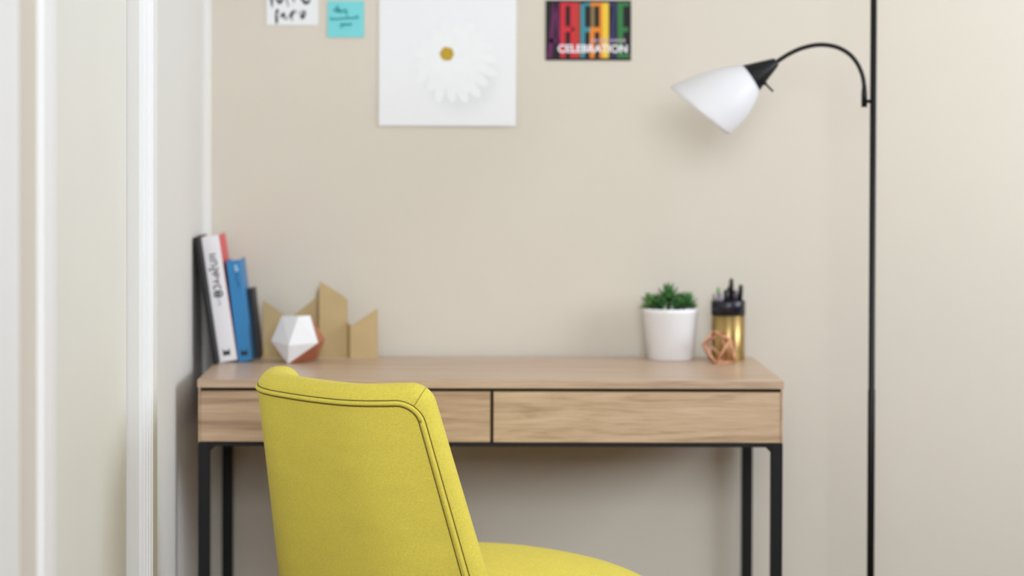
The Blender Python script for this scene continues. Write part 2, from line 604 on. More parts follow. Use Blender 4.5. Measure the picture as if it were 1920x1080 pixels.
def rim_path(inset_a, inset_z, rad, step=0.004):
    a1, zt, zbm = BA - inset_a, BZ1 - inset_z, BZ0 + 0.03
    pts = []
    def seg(p, q2):
        n = max(2, int(math.hypot(q2[0] - p[0], q2[1] - p[1]) / 0.008))
        for i in range(n):
            pts.append((p[0] + (q2[0] - p[0]) * i / n, p[1] + (q2[1] - p[1]) * i / n))
    def arc(cx, cz, a0, a1_):
        for i in range(9):
            a = a0 + (a1_ - a0) * i / 8
            pts.append((cx + rad * math.cos(a), cz + rad * math.sin(a)))
    seg((-a1, zbm), (-a1, zt - rad))
    arc(-a1 + rad, zt - rad, math.pi, math.pi / 2)
    seg((-a1 + rad, zt), (a1 - rad, zt))
    arc(a1 - rad, zt - rad, math.pi / 2, 0)
    seg((a1, zt - rad), (a1, zbm))
    pts.append((a1, zbm))
    return pts


tube('piping', [rear_surface(a, z, 0.0005) for a, z in rim_path(0.0225, 0.0260, 0.030)], 0.0036, M_yellow, back, 10)
tube('seam', [rear_surface(a, z, 0.0002) for a, z in rim_path(0.0182, 0.0218, 0.034)], 0.0009, M_seam, back, 6)
tube('seam', [rear_surface(a, z, 0.0003) for a, z in rim_path(0.0272, 0.0307, 0.026)], 0.0010, M_seam, back, 6)
# mitred corner seams running from the piping over the top corner
for sg in (-1, 1):
    pts = []
    for i in range(10):
        t = i / 9
        pts.append(rear_surface(sg * (BA - 0.0290 + t * 0.0205), BZ1 - 0.0325 + t * 0.0240, 0.0003))
    tube('corner_seam', pts, 0.0008, M_seam2, back, 6)

SZ = 0.460
SC = CO + CF * 0.315


def seat_point(p):
    x, y, z = p.x, p.y, p.z
    u, v = x / 0.25, y / 0.235
    x *= 1 - 0.10 * max(0.0, v) ** 3                # rounded towards the front
    y -= 0.048 * max(0.0, v) * u * u
    crown = 0.022 * max(0.0, 1 - u * u) * max(0.0, 1 - v * v) if z > 0 else 0.0
    return SC + CU * x + CF * y + Vector((0, 0, SZ - 0.05 + z + crown - 0.016 * max(0.0, v) ** 2 - 0.006 * u * u))


seat = slab('seat', (0.25, 0.235, 0.05), 0.034, seat_point, M_yellow, chair, 24, 24, 3)
for sx in (-1, 1):
    for sy in (-1, 1):
        top = SC + CU * (0.205 * sx) + CF * (0.19 * sy) + Vector((0, 0, SZ - 0.098))
        bot = SC + CU * (0.225 * sx) + CF * (0.215 * sy)
        tube('leg', [bot, top], [0.012, 0.020], M_legwood, chair, 14)

# ================================================================== FLOOR LAMP
YL = 4.74
SL = YL / F_PX
lp = P(1635.2, 540, YL)
lamp = thing('floor_lamp', (lp.x, YL, 0), 'black floor lamp with an arched arm and white cone shade beside the desk', 'lamp')
M_shade = mat('frosted_white_shade', (251, 251, 253), 0.35, spec=0.4, noise=0.006, nscale=12, trans=0.5)
lathe('base', [(0.13, 0.0), (0.13, 0.012), (0.122, 0.020), (0.03, 0.030), (0.014, 0.045), (0.0, 0.045)], (lp.x, YL, 0), M_black, lamp)
pole = lathe('pole', [(0.0070, 0.040), (0.0070, 0.70), (0.0062, 0.702), (0.0062, 1.70), (0.0, 1.70)], (lp.x, YL, 0), M_black, lamp, n=20)
# uplight bowl at the top of the pole
lathe('bowl', [(0.012, 1.68), (0.03, 1.70), (0.09, 1.74), (0.13, 1.80), (0.135, 1.815), (0.128, 1.815), (0.085, 1.75), (0.02, 1.715), (0.0, 1.712)], (lp.x, YL, 0), M_shade, lamp)
arm_px = [(1620.5, 199), (1620.5, 175), (1620, 158), (1616, 138), (1606, 117), (1590, 99.5), (1566, 87.5), (1536, 84), (1505, 90), (1478, 102), (1452, 119)]
arm_pts = catmull([P(x, y, YL) for x, y in arm_px], 6)
arm = tube('arm', arm_pts, [0.0042] * len(arm_pts), M_black, lamp, 12)
tube('arm_sleeve', [P(1620.5, 201, YL), P(1620.5, 175, YL), P(1620.3, 160, YL)], [0.0056, 0.0056, 0.0042], M_black, arm, 14)
tube('arm_bracket', [P(1621, 190, YL), P(1634, 190, YL)], 0.0036, M_black, arm, 12)
# socket cup: a cone that widens towards the shade
A, B = P(1454, 117, YL), P(1407.5, 147, YL)
ax = (B - A).normalized()


def frame(o, z):
    z = z.normalized()
    y = Vector((0, 1, 0))
    x = y.cross(z).normalized()
    y = z.cross(x)
    return Matrix.Translation(o) @ Matrix((x, y, z)).transposed().to_4x4()


Lc = (B - A).length
socket = lathe('socket', [(0.0, -0.002), (0.0078, -0.002), (0.0092, 0.001), (0.0292, Lc), (0.0292, Lc + 0.003), (0.0, Lc + 0.003)], None, M_black, lamp, 32, True, frame(A, ax))
kb = P(1431, 153, YL - 0.012)
tube('switch', [P(1427, 149, YL - 0.010), kb, P(1434.5, 156.5, YL - 0.015), P(1437, 159, YL - 0.016), P(1449.5, 171.5, YL - 0.02)], [0.0046, 0.0050, 0.0040, 0.0021, 0.0021], M_black, socket, 10)
# shade: swells from the socket ring to a rim that is tilted against the socket axis
R0c, R1c = P(1408, 147.5, YL), P(1311, 208, YL)
n0 = ax
rim_dir = (P(1366, 254, YL) - P(1256, 163, YL)).normalized()
n1 = Vector((0, 1, 0)).cross(rim_dir).normalized()
if n1.dot(ax) < 0:
    n1 = -n1
view = (R1c - CAM).normalized()
n1 = (n1 - view * (n1.dot(view) - 0.02)).normalized()      # the rim is seen edge on
r0, r1 = 0.0296, 71.5 * SL
verts, faces = [], []
N, K = 48, 16
for i in range(K + 1):
    t = i / K
    nn = n0.lerp(n1, t ** 0.8).normalized()
    cc = R0c.lerp(R1c, t)
    rr = r0 + (r1 - r0) * t + 0.0075 * math.sin(math.pi * t ** 0.8)
    if i == K:
        rr = r1 - 0.0006
    side = Vector((0, 1, 0))
    xx = side.cross(nn).normalized()
    side = nn.cross(xx)
    for k in range(N):
        a = 2 * math.pi * k / N
        verts.append(cc + (xx * math.cos(a) + side * math.sin(a)) * rr)
for i in range(K):
    for k in range(N):
        a, b_ = i * N + k, i * N + (k + 1) % N
        faces.append((a, b_, b_ + N, a + N))
shade = mesh('lamp_shade', verts, faces, M_shade, lamp, True)
so = shade.modifiers.new('thickness', 'SOLIDIFY')
so.thickness = 0.0014
so.offset = -1
# the unlit bulb inside
lathe('bulb', [(0.012, 0.0), (0.012, 0.02), (0.020, 0.035), (0.026, 0.055), (0.020, 0.072), (0.0, 0.08)], None, M_shade, socket, 24, True, frame(B + ax * 0.002, ax))

# ================================================================== PAPERS ON THE WALL
M_paper = mat('white_paper', (236, 236, 238), 0.8, spec=0.2, noise=0.006, nscale=8)
M_ink = mat('black_ink', (28, 36, 32), 0.7)
YPp = YB - 0.003


def wall_xy(px, py):
    p = P(px, py, YPp)
    return p.x, p.z


def ribbons(name, strokes, m, y, parent, to=wall_xy, scale=None):
    """Flat pen strokes: lists of (px, py, width in px)."""
    sc = scale or YB / F_PX
    V, Fc = [], []
    for st in strokes:
        pts = catmull([(s[0], s[1], s[2]) for s in st], 5)
        base = len(V)
        P2 = []
        for p in pts:
            x, z = to(p.x, p.y)
            P2.append((Vector((x, z)), max(0.25, p.z) * sc / 2))
        for i, (p, w) in enumerate(P2):
            d = P2[min(i + 1, len(P2) - 1)][0] - P2[max(i - 1, 0)][0]
            d = d.normalized() if d.length > 1e-9 else Vector((1, 0))
            nrm = Vector((-d.y, d.x))
            V.append((p.x + nrm.x * w, y, p.y + nrm.y * w))
            V.append((p.x - nrm.x * w, y, p.y - nrm.y * w))
        for i in range(len(P2) - 1):
            a = base + 2 * i
            Fc.append((a, a + 1, a + 3, a + 2))
    return mesh(name, V, Fc, m, parent)


def paper(name, px0, py0, px1, py1, m, label, cat, thick=0.0006, curl=0.0):
    xa_, za_ = wall_xy(px0, py1)
    xb_, zb_ = wall_xy(px1, py0)
    root = thing(name, ((xa_ + xb_) / 2, YB - 0.0005, za_), label, cat)
    nx, nz = 8, 12
    bm = bmesh.new()
    grid = [[None] * (nz + 1) for _ in range(nx + 1)]
    for i in range(nx + 1):
        for j in range(nz + 1):
            u, v = i / nx, j / nz
            yy = YB - 0.0012 - curl * (1 - v) ** 4 * (0.5 + 0.5 * u)
            grid[i][j] = bm.verts.new((xa_ + (xb_ - xa_) * u, yy - thick, za_ + (zb_ - za_) * v))
    for i in range(nx):
        for j in range(nz):
            bm.faces.new((grid[i][j], grid[i + 1][j], grid[i + 1][j + 1], grid[i][j + 1]))
    ext = bmesh.ops.extrude_face_region(bm, geom=list(bm.faces))
    for g in ext['geom']:
        if isinstance(g, bmesh.types.BMVert):
            g.co.y += thick
    bmesh.ops.recalc_face_normals(bm, faces=bm.faces)
    sh = from_bm('sheet', bm, m, root)
    return root, sh, YB - 0.0012 - thick


# brush-lettered card
r_, sh_, yp = paper('lettered_card', 499.5, -52, 597, 47, M_paper, 'white card with black brush lettering taped above the books', 'card')
up = [[(509, -14, 4), (509.5, -4, 5), (509.5, 4, 4.6), (510.5, 14, 1.5)], [(514, -10, 3), (519, -2, 4), (524, 5, 6), (529, -1, 4.5), (531, -10, 2)],
      [(535, -12, 2), (538, 2, 2.2), (541, 13, 1.6)], [(548, -12, 2.4), (550, -2, 2.6), (551, 5, 1.6)], [(564, -12, 3), (567, -2, 5), (572, 5, 6.5), (578, 4, 5), (581, -4, 2)]]
lo = [[(521, 17, 3), (519.5, 21, 6), (517.5, 28, 3), (518.5, 35, 5.5), (518.5, 42, 4), (516.5, 45, 1.5)], [(519, 33, 1.2), (524, 29, 1), (527, 27, 1.5)],
      [(528.5, 34, 2.8), (530, 27, 5), (532.5, 26, 4.2), (534, 31, 2.5), (535, 36, 4)], [(535, 36, 1.5), (539, 36, 1), (543, 30, 2)],
      [(542.5, 29, 3), (547, 26, 5.5), (551, 22, 4), (554, 18, 1.2)], [(549, 20, 3), (547, 27, 5), (546.5, 33, 3), (548.5, 39, 1.6)], [(554, 26, 1), (558, 23, 1), (561, 21, 1)],
      [(564, 24, 2.5), (565, 31, 4), (567, 34, 4.5), (570, 29, 5), (571, 22, 4), (567, 21, 2), (564, 25, 2.5)]]
ribbons('lettering', up + lo, M_ink, yp - 0.0004, r_)
# teal square note with script
M_teal = mat('teal_paper', (128, 214, 218), 0.8, spec=0.2, noise=0.02, nscale=30)
M_teal2 = mat('dark_teal_ink', (34, 146, 154), 0.8)
r_, sh_, yp = paper('sticky_note', 614, 1.5, 682.5, 69.5, M_teal, 'square teal note with darker teal script beside the large poster', 'note', curl=0.0015)
sc1 = [[(626, 22, 2), (629, 16, 2), (633, 11, 2), (634, 18, 2.6), (631, 24, 2.6)], [(633, 22, 2), (637, 18, 2.4), (638, 24, 2.4), (641, 20, 2), (643, 18, 2)],
       [(643, 23, 2.4), (647, 18, 3), (650, 21, 3), (648, 26, 2.4), (652, 25, 1.6)], [(624, 20, 1.6), (632, 18.5, 1.6), (639, 18, 1.2)]]
sc2 = []
for k in range(9):
    x = 619.5 + k * 6.0
    h = 6 if k in (0, 5, 8) else 3.5
    sc2.append([(x, 38 - k * 0.4, 1.5), (x + 1.6, 38 - h - k * 0.4, 2.0), (x + 3.4, 37.5 - k * 0.4, 2.0), (x + 6.0, 35.5 - k * 0.4, 1.1)])
sc3 = []
for k in range(4):
    x = 638 + k * 5.6
    sc3.append([(x, 43.5, 1.5), (x + 1.6, 48.5, 2.0), (x + 3.6, 44, 1.8), (x + 5.6, 47, 1.1)])
sc3.append([(642, 47, 1.5), (640, 53, 1.5), (637, 51, 1.0)])
ribbons('script', sc1 + sc2 + sc3, M_teal2, yp - 0.0006, r_)

# large daisy print; its picture is a pale photograph of a flower on white
xa_, za_ = wall_xy(710.5, 235.5)
xb_, zb_ = wall_xy(968.5, -94)
fx, fz = wall_xy(838, 101)
M_print = bpy.data.materials.new('daisy_print_paper')
M_print.use_nodes = True
nt = M_print.node_tree
bs = nt.nodes['Principled BSDF']
bs.inputs['Roughness'].default_value = 0.75
bs.inputs['Specular IOR Level'].default_value = 0.2
ge = nt.nodes.new('ShaderNodeNewGeometry')
sx_, sz_ = wall_xy(866, 150)
sub = nt.nodes.new('ShaderNodeVectorMath')
sub.operation = 'SUBTRACT'
sub.inputs[1].default_value = (sx_, YB, sz_)
nt.links.new(ge.outputs['Position'], sub.inputs[0])
scl = nt.nodes.new('ShaderNodeVectorMath')
scl.operation = 'MULTIPLY'
scl.inputs[1].default_value = (1 / 0.088, 0, 1 / 0.084)
nt.links.new(sub.outputs[0], scl.inputs[0])
ln = nt.nodes.new('ShaderNodeVectorMath')
ln.operation = 'LENGTH'
nt.links.new(scl.outputs[0], ln.inputs[0])
rp = nt.nodes.new('ShaderNodeValToRGB')
rp.color_ramp.interpolation = 'EASE'
rp.color_ramp.elements[0].position, rp.color_ramp.elements[0].color = 0.55, lin((228, 230, 230))
rp.color_ramp.elements[1].position, rp.color_ramp.elements[1].color = 1.0, lin((238, 238, 240))
nt.links.new(ln.outputs['Value'], rp.inputs[0])
nt.links.new(rp.outputs[0], bs.inputs['Base Color'])
CURL = 0.004
r_, sh_, yp = paper('daisy_poster', 710.5, -94, 968.5, 235.5, M_print, 'large white poster of a pale daisy with a yellow centre', 'poster', thick=0.0008, curl=CURL)
M_petal = mat('printed_petal', (240, 241, 242), 0.75, spec=0.2, noise=0.012, nscale=60)
PX = YB / F_PX


def on_print(x, z, lift):
    u, v = (x - xa_) / (xb_ - xa_), (z - za_) / (zb_ - za_)
    return (x, yp - CURL * (1 - v) ** 4 * (0.5 + 0.5 * u) - lift, z)


V = [on_print(fx + 0.014 + 46 * PX * math.cos(2 * math.pi * k / 40), fz - 0.016 + 44 * PX * math.sin(2 * math.pi * k / 40), 0.0003) for k in range(40)]
mesh('petal_base', V, [tuple(range(40))], M_petal, sh_)
for ring, (nr, rl, rw, yo, ph) in enumerate(((18, 76, 19, 0.0004, 0.1), (13, 56, 18, 0.0007, 0.32))):
    for k in range(nr):
        a = 2 * math.pi * k / nr + ph
        L_ = rl * PX * (1 + 0.06 * math.sin(k * 2.7)) 
        ca, sa = math.cos(a), math.sin(a)
        V = []
        prof = [(0.10, 0.10), (0.3, 0.30), (0.55, 0.46), (0.8, 0.50), (0.93, 0.38), (1.0, 0.12)]
        for t, w in prof:
            V.append(on_print(fx + 0.017 * t + ca * L_ * t - sa * rw * PX * w, fz - 0.019 * t + sa * L_ * t + ca * rw * PX * w, yo + 0.00003 * (k % 3)))
        for t, w in reversed(prof):
            V.append(on_print(fx + 0.017 * t + ca * L_ * t + sa * rw * PX * w, fz - 0.019 * t + sa * L_ * t - ca * rw * PX * w, yo + 0.00003 * (k % 3)))
        mesh('petal', V, [tuple(range(len(V)))], M_petal, sh_)
M_eye = mat('printed_flower_eye', (190, 156, 46), 0.8, noise=0.28, nscale=420)
V = [on_print(fx + 13.0 * PX * math.cos(2 * math.pi * k / 28) * (1 + 0.05 * math.sin(5 * k)), fz + 13.0 * PX * math.sin(2 * math.pi * k / 28) * (1 + 0.05 * math.sin(5 * k)), 0.0012) for k in range(28)]
mesh('flower_eye', V, [tuple(range(28))], M_eye, sh_)

# colourful lettered card
M_cardk = mat('black_card', (24, 22, 24), 0.6, spec=0.3)
r_, sh_, yp = paper('lettered_postcard', 1023, 1, 1183.5, 113, M_cardk, 'black card with tall rainbow letters and white celebration lettering', 'card', thick=0.0008)


def card_poly(name, rgb, polys, lift):
    V, Fc = [], []
    for pl in polys:
        b0 = len(V)
        for zx, zy in pl:
            x, z = wall_xy(1000 + zx / 8.31, max(1.5, zy / 8.31))
            V.append((x, yp - lift, z))
        Fc.append(tuple(range(b0, b0 + len(pl))))
    return mesh(name, V, Fc, mat('printed_' + name, rgb, 0.6, spec=0.3), sh_)


def R4(a, b_, c_, d):
    return [(a, c_), (b_, c_), (b_, d), (a, d)]


card_poly('purple_letter', (98, 32, 84), [[(215, 900), (290, 900), (365, 40), (305, 40)], [(330, 40), (385, 40), (425, 700), (385, 700)], [(255, 600), (400, 600), (400, 665), (250, 665)]], 0.0003)
card_poly('red_letter', (205, 44, 56), [R4(420, 500, 40, 900), R4(500, 580, 40, 90), R4(500, 600, 410, 500), R4(575, 640, 40, 430), R4(575, 640, 480, 900)], 0.0004)
card_poly('brick_letter', (190, 58, 44), [R4(640, 722, 40, 900)], 0.0004)
card_poly('teal_letter', (62, 140, 152), [R4(735, 805, 60, 900), R4(805, 890, 45, 92), R4(805, 890, 425, 500)], 0.0004)
card_poly('olive_letter', (138, 112, 72), [R4(893, 955, 95, 425)], 0.0004)
card_poly('orange_letter', (226, 134, 40), [R4(893, 1075, 40, 95), R4(885, 1075, 425, 500), R4(1030, 1076, 95, 425), R4(880, 955, 500, 905), R4(1028, 1076, 500, 905)], 0.00045)
card_poly('yellow_letter', (234, 198, 62), [R4(1076, 1175, 45, 905)], 0.0004)
card_poly('indigo_letter', (52, 46, 92), [R4(1185, 1300, 40, 100), [(1240, 100), (1300, 100), (1275, 600), (1190, 600)], R4(1180, 1310, 600, 660), R4(1185, 1310, 840, 890)], 0.0004)
card_poly('green_letter', (52, 120, 66), [R4(1310, 1400, 40, 900), R4(1400, 1500, 40, 95), R4(1400, 1475, 425, 495), R4(1400, 1500, 840, 900)], 0.0004)
card_poly('small_lettering', (196, 172, 196), [R4(900 + i * 62, 900 + i * 62 + 34, 608 + 4 * (i % 2), 652) for i in range(9)], 0.0007)


def text_mesh(name, body, m, parent, M, size, bold=0.0, space=1.0, depth=0.0):
    cu = bpy.data.curves.new(name, 'FONT')
    cu.body = body
    cu.size = size
    cu.offset = bold
    cu.space_character = space
    cu.extrude = depth
    cu.align_x = 'CENTER'
    cu.align_y = 'CENTER'
    t = bpy.data.objects.new(name, cu)
    COL.objects.link(t)
    dg = bpy.context.evaluated_depsgraph_get()
    me = bpy.data.meshes.new_from_object(t.evaluated_get(dg))
    bpy.data.objects.remove(t)
    me.name = name
    me.transform(M)
    me.materials.clear()
    me.materials.append(m)
    o = bpy.data.objects.new(name, me)
    COL.objects.link(o)
    return put(o, parent)


FACE = Matrix(((1, 0, 0, 0), (0, 0, -1, 0), (0, 1, 0, 0), (0, 0, 0, 1)))   # text in the wall plane, read from the room
tx, tz = wall_xy(1111.5, 92)
M_white = mat('white_print', (244, 238, 244), 0.6)
text_mesh('lettering', 'CELEBRATION', M_white, sh_, Matrix.Translation((tx, yp - 0.0009, tz)) @ FACE, 0.0215, 0.0006, 1.02)

# ================================================================== BOOKS
M_pages = mat('book_pages', (226, 220, 214), 0.85, noise=0.03, nscale=200)


def make_book(name, px, py, lean, th, h, dep, mcover, label, mright=None, x=None):
    base = P(px, py, ydesk(py, px))
    if x is not None:
        base.x = x
    base.z = ZT
    root = thing(name, base, label, 'book')
    M = Matrix.Translation(base) @ Matrix.Rotation(-math.radians(lean), 4, 'Y')
    c_ = 0.0018
    bm = bmesh.new()
    bm_box(bm, 0, th, 0, c_, 0, h, 0.0006, M)                         # spine
    bm_box(bm, 0, c_, c_ * 0.5, dep, 0, h, 0.0004, M)                  # one board
    if mright is None:
        bm_box(bm, th - c_, th, c_ * 0.5, dep, 0, h, 0.0004, M)
    cov = from_bm('cover', bm, mcover, root)
    if mright is not None:
        box('back_cover', th - c_, th, c_ * 1.02, dep, 0, h, mright, root, 0.0004, M)
    box('pages', c_, th - c_, c_, dep - 0.003, 0.003, h - 0.003, M_pages, root, 0.0, M)
    return root, M, th, h, cov


M_bw = mat('white_cover', (248, 245, 248), 0.45, spec=0.4, noise=0.006)
M_bred = mat('coral_cover', (222, 88, 92), 0.5, noise=0.02)
M_bblue = mat('blue_cover', (42, 128, 186), 0.45, spec=0.4, noise=0.03, nscale=20)
M_bk = mat('black_cover', (30, 27, 32), 0.5, spec=0.4, noise=0.05)
M_bk2 = mat('black_notebook_cover', (26, 26, 26), 0.6, spec=0.3, noise=0.05)
LEAN = 8.6
wb, MW, wth, wh, wcov = make_book('book', 412.5, 679.5, LEAN, 0.034, 0.247, 0.142, M_bw, 'tall white book with black lettering leaning at the desk corner', M_bred)
cl = math.cos(math.radians(LEAN))
xw = wb.location.x
xbl = xw + wth / cl + 0.0008
bb, MB_, bth, bh, bcov = make_book('book', 446.2, 679.0, 7.0, 0.0268, 0.199, 0.122, M_bblue, 'blue book leaning against the tall white book', None, xbl)
xbk = xbl + bth / math.cos(math.radians(7.0)) + 0.0008
kb_, MK, kth, kh, kcov = make_book('book', 478.6, 672.6, 6.2, 0.0098, 0.140, 0.074, M_bk, 'small black book beside the blue book', None, xbk)
nb, MN, nth, nh, ncov = make_book('notebook', 400.3, 684.0, LEAN, 0.0080, 0.249, 0.165, M_bk2, 'thin black notebook wedged between white book and wall', None, xw - 0.0080 / cl - 0.0006)


def spine_strokes(name, strokes, m, M, y=-0.0004):
    """Strokes in metres on a spine: (x across, z up, width)."""
    V, Fc = [], []
    for st in strokes:
        pts = catmull(st, 4)
        base = len(V)
        for i, p in enumerate(pts):
            d = pts[min(i + 1, len(pts) - 1)] - pts[max(i - 1, 0)]
            d = Vector((d.x, d.y)).normalized() if Vector((d.x, d.y)).length > 1e-9 else Vector((1, 0))
            w = max(0.0003, p.z) / 2
            V.append(M @ Vector((p.x - d.y * w, y, p.y + d.x * w)))
            V.append(M @ Vector((p.x + d.y * w, y, p.y - d.x * w)))
        for i in range(len(pts) - 1):
            a = base + 2 * i
            Fc.append((a, a + 1, a + 3, a + 2))
    return V, Fc


M_ink2 = mat('spine_ink', (30, 40, 40), 0.7)
M_inkg = mat('grey_spine_ink', (176, 180, 184), 0.7)


def glyphs(z_top, n, pitch, x0_, size, wd):
    """A column of hand-drawn letters turned sideways down a spine."""
    random.seed(21)
    shapes = [
        [[(0, 0), (1, 0)], [(0.2, 0.5), (1, 1)], [(0.2, 0.5), (0, 1)]],
        [[(0, 0), (0.8, 0.1), (1, 0.6), (0.6, 1), (0, 1)]],
        [[(1, 0.1), (0.9, 0.9), (0.5, 1), (0.45, 0.2), (-0.25, 0.6), (-0.35, 0.2)]],
        [[(0, 0.1), (1, 0.1)], [(1, 0.1), (0.9, 0.9), (0.5, 0.8), (0.5, 0.1)]],
        [[(1, 0), (0.5, 0.5), (1, 1)], [(0.5, 0.5), (0, 0.4)]],
        [[(0.1, 0.9), (0.0, 0.2), (0.5, 0), (1, 0.3), (0.95, 0.9)]],
        [[(0, 0), (1, 0), (1, 1), (0, 1), (0, 0)], [(0.5, 0), (0.5, 1)], [(0.2, 0.5), (0.8, 0.5)]],
    ]
    out = []
    for k in range(n):
        for st in shapes[k % len(shapes)]:
            out.append([(x0_ + (p[0] - 0.5) * size, z_top - k * pitch - p[1] * pitch * 0.72, wd * (1.25 if k == n - 1 else 1.0)) for p in st])
    return out


V, Fc = spine_strokes('lettering', glyphs(wh - 0.036, 7, 0.0122, 0.0165, 0.0125, 0.0026), M_ink2, MW)
mesh('lettering', V, Fc, M_ink2, wcov)
V, Fc = spine_strokes('small_lettering', glyphs(wh - 0.124, 3, 0.0045, 0.0165, 0.005, 0.0011), M_inkg, MW)
mesh('small_lettering', V, Fc, M_inkg, wcov)


def emblem(M, xc, zc2, s, parent):
    """The publisher's little dark mark: a rounded blot with two points on top."""
    pl = [(-1, 1), (-0.55, 0.45), (0, 0.3), (0.55, 0.45), (1, 1), (0.85, 0.1), (1, -0.5), (0.6, -0.95), (0.1, -0.7), (-0.1, -0.7), (-0.6, -0.95), (-1, -0.5), (-0.85, 0.1)]
    mesh('emblem', [M @ Vector((xc + a * s, -0.0004, zc2 + b_ * s)) for a, b_ in pl], [tuple(range(len(pl)))], M_ink2, parent)


emblem(MW, 0.0155, 0.0180, 0.0075, wcov)
emblem(MB_, 0.0138, 0.0175, 0.0072, bcov)
M_inkw = mat('pale_spine_ink', (170, 205, 232), 0.7)
M_inkb = mat('deep_blue_spine_ink', (20, 84, 138), 0.7)
V, Fc = spine_strokes('t', glyphs(bh - 0.010, 2, 0.006, 0.018, 0.006, 0.0022), M_inkw, MB_)
mesh('pale_lettering', V, Fc, M_inkw, bcov)
V, Fc = spine_strokes('t', [[(0.014, bh - 0.022, 0.0015), (0.018, bh - 0.030, 0.0025), (0.015, bh - 0.036, 0.0018), (0.019, bh - 0.046, 0.0026), (0.018, bh - 0.056, 0.0012)]], M_inkb, MB_)
mesh('script', V, Fc, M_inkb, bcov)

# ================================================================== FACETED GEM
DG = ydesk(680.5, 545)
SG = DG / F_PX
gem_pts = {  # px, py, depth offset from the front point (cm)
    'T1': (528, 593, 3.0), 'T2': (560, 593, -0.2), 'T3': (581, 592, 3.2), 'L': (507.5, 640, 3.4), 'I': (544, 644.5, -2.2), 'R': (597, 642, 0.6),
    'B': (541, 680.5, 0.2), 'C1': (608.5, 638, 4.6), 'C2': (592, 676, 4.2), 'T4': (570, 596, 7.0), 'K1': (538, 605, 8.5), 'K2': (586, 640, 10.0), 'K3': (530, 655, 9.0), 'C3': (560, 674.0, 7.0)}
gv = {}
for k, (x, y, dd) in gem_pts.items():
    p0 = P(x, y, DG)
    gv[k] = Vector((p0.x, DG + (dd - 2.2) * 0.0085, p0.z))
zmin = min(v.z for v in gv.values())
for v in gv.values():
    v.z += ZT - zmin
bm = bmesh.new()
for v in gv.values():
    bm.verts.new(v)
bmesh.ops.convex_hull(bm, input=list(bm.verts))
for v in [v for v in bm.verts if not v.link_faces]:
    bm.verts.remove(v)
bmesh.ops.recalc_face_normals(bm, faces=bm.faces)
gc = sum((v.co for v in bm.verts), Vector()) / len(bm.verts)
gem = thing('geometric_ornament', (gc.x, gc.y, ZT), 'faceted white and copper ornament in front of the tan organizer', 'ornament')
M_gw = mat('matte_white_ceramic', (236, 236, 238), 0.7, noise=0.01)
M_gc = mat('copper_paint', (190, 124, 96), 0.4, metal=0.6, noise=0.05)
white_keys = [gv[k] for k in ('T1', 'T2', 'T3', 'L', 'I', 'R', 'B')]
for nm, mm, want in (('white_facets', M_gw, True), ('copper_facets', M_gc, False)):
    V, Fc = [], []
    for f in bm.faces:
        isw = all(min((v.co - w).length for w in white_keys) < 1e-5 for v in f.verts)
        if isw == want:
            b0 = len(V)
            V += [v.co.copy() for v in f.verts]
            Fc.append(tuple(range(b0, b0 + len(f.verts))))
    me = bpy.data.meshes.new(nm)
    me.from_pydata([tuple(v) for v in V], [], Fc)
    me.materials.append(mm)
    o = bpy.data.objects.new(nm, me)
    COL.objects.link(o)
    put(o, gem)
bm.free()

# ================================================================== TAN ORGANIZER WITH SLANTED PEAKS
M_tan = mat('tan_gold_board', (192, 167, 120), 0.55, spec=0.4, noise=0.05, nscale=25)
YO = 5.006
org = thing('desk_organizer', (P(600, 668, YO).x, YO, ZT), 'tan organizer with slanted peaked panels standing against the wall', 'organizer')


def panel(poly, y, t=0.004):
    pts = [P(x, yy, y) for x, yy in poly]
    pts = [Vector((p.x, y, max(ZT, p.z))) for p in pts]
    n = len(pts)
    V = pts + [p + Vector((0, t, 0)) for p in pts]
    Fc = [tuple(range(n)), tuple(range(n, 2 * n))] + [(i, (i + 1) % n, n + (i + 1) % n, n + i) for i in range(n)]
    return mesh('panel', V, Fc, M_tan, org)


ya, yc, yd = 5.022, 5.006, 4.990
pxo = PPX + (xbk + 0.0112) * F_PX / ya
panel([(pxo, 690), (pxo, 557 + (pxo - 484) * 0.68), (500, 567.5), (543, 597), (594, 557), (594, 690)], ya)
panel([(599, 690), (599, 527), (641, 553), (651, 562), (651, 690)], yc)
panel([(657, 690), (657, 612), (708, 578), (708, 690)], yd)
for (pa, ya_), (pb, yb_), top in (((592.5, ya), (599, yc), (553, 534)), ((650, yc), (657, yd), (604, 611))):
    A0, A1 = P(pa, top[0], ya_), P(pb, top[1], yb_)
    V = [Vector((A0.x, ya_, ZT)), Vector((A1.x, yb_, ZT)), A1, A0]
    V += [v + Vector((0.002, 0.002, 0)) for v in V]
    mesh('fold', V, [(0, 1, 2, 3), (4, 5, 6, 7), (0, 1, 5, 4), (1, 2, 6, 5), (2, 3, 7, 6), (3, 0, 4, 7)], M_tan, org)
box('base_plate', P(pxo, 600, ya).x, P(707, 600, yd).x, yd + 0.004, YB - 0.020, ZT, ZT + 0.003, M_tan, org)

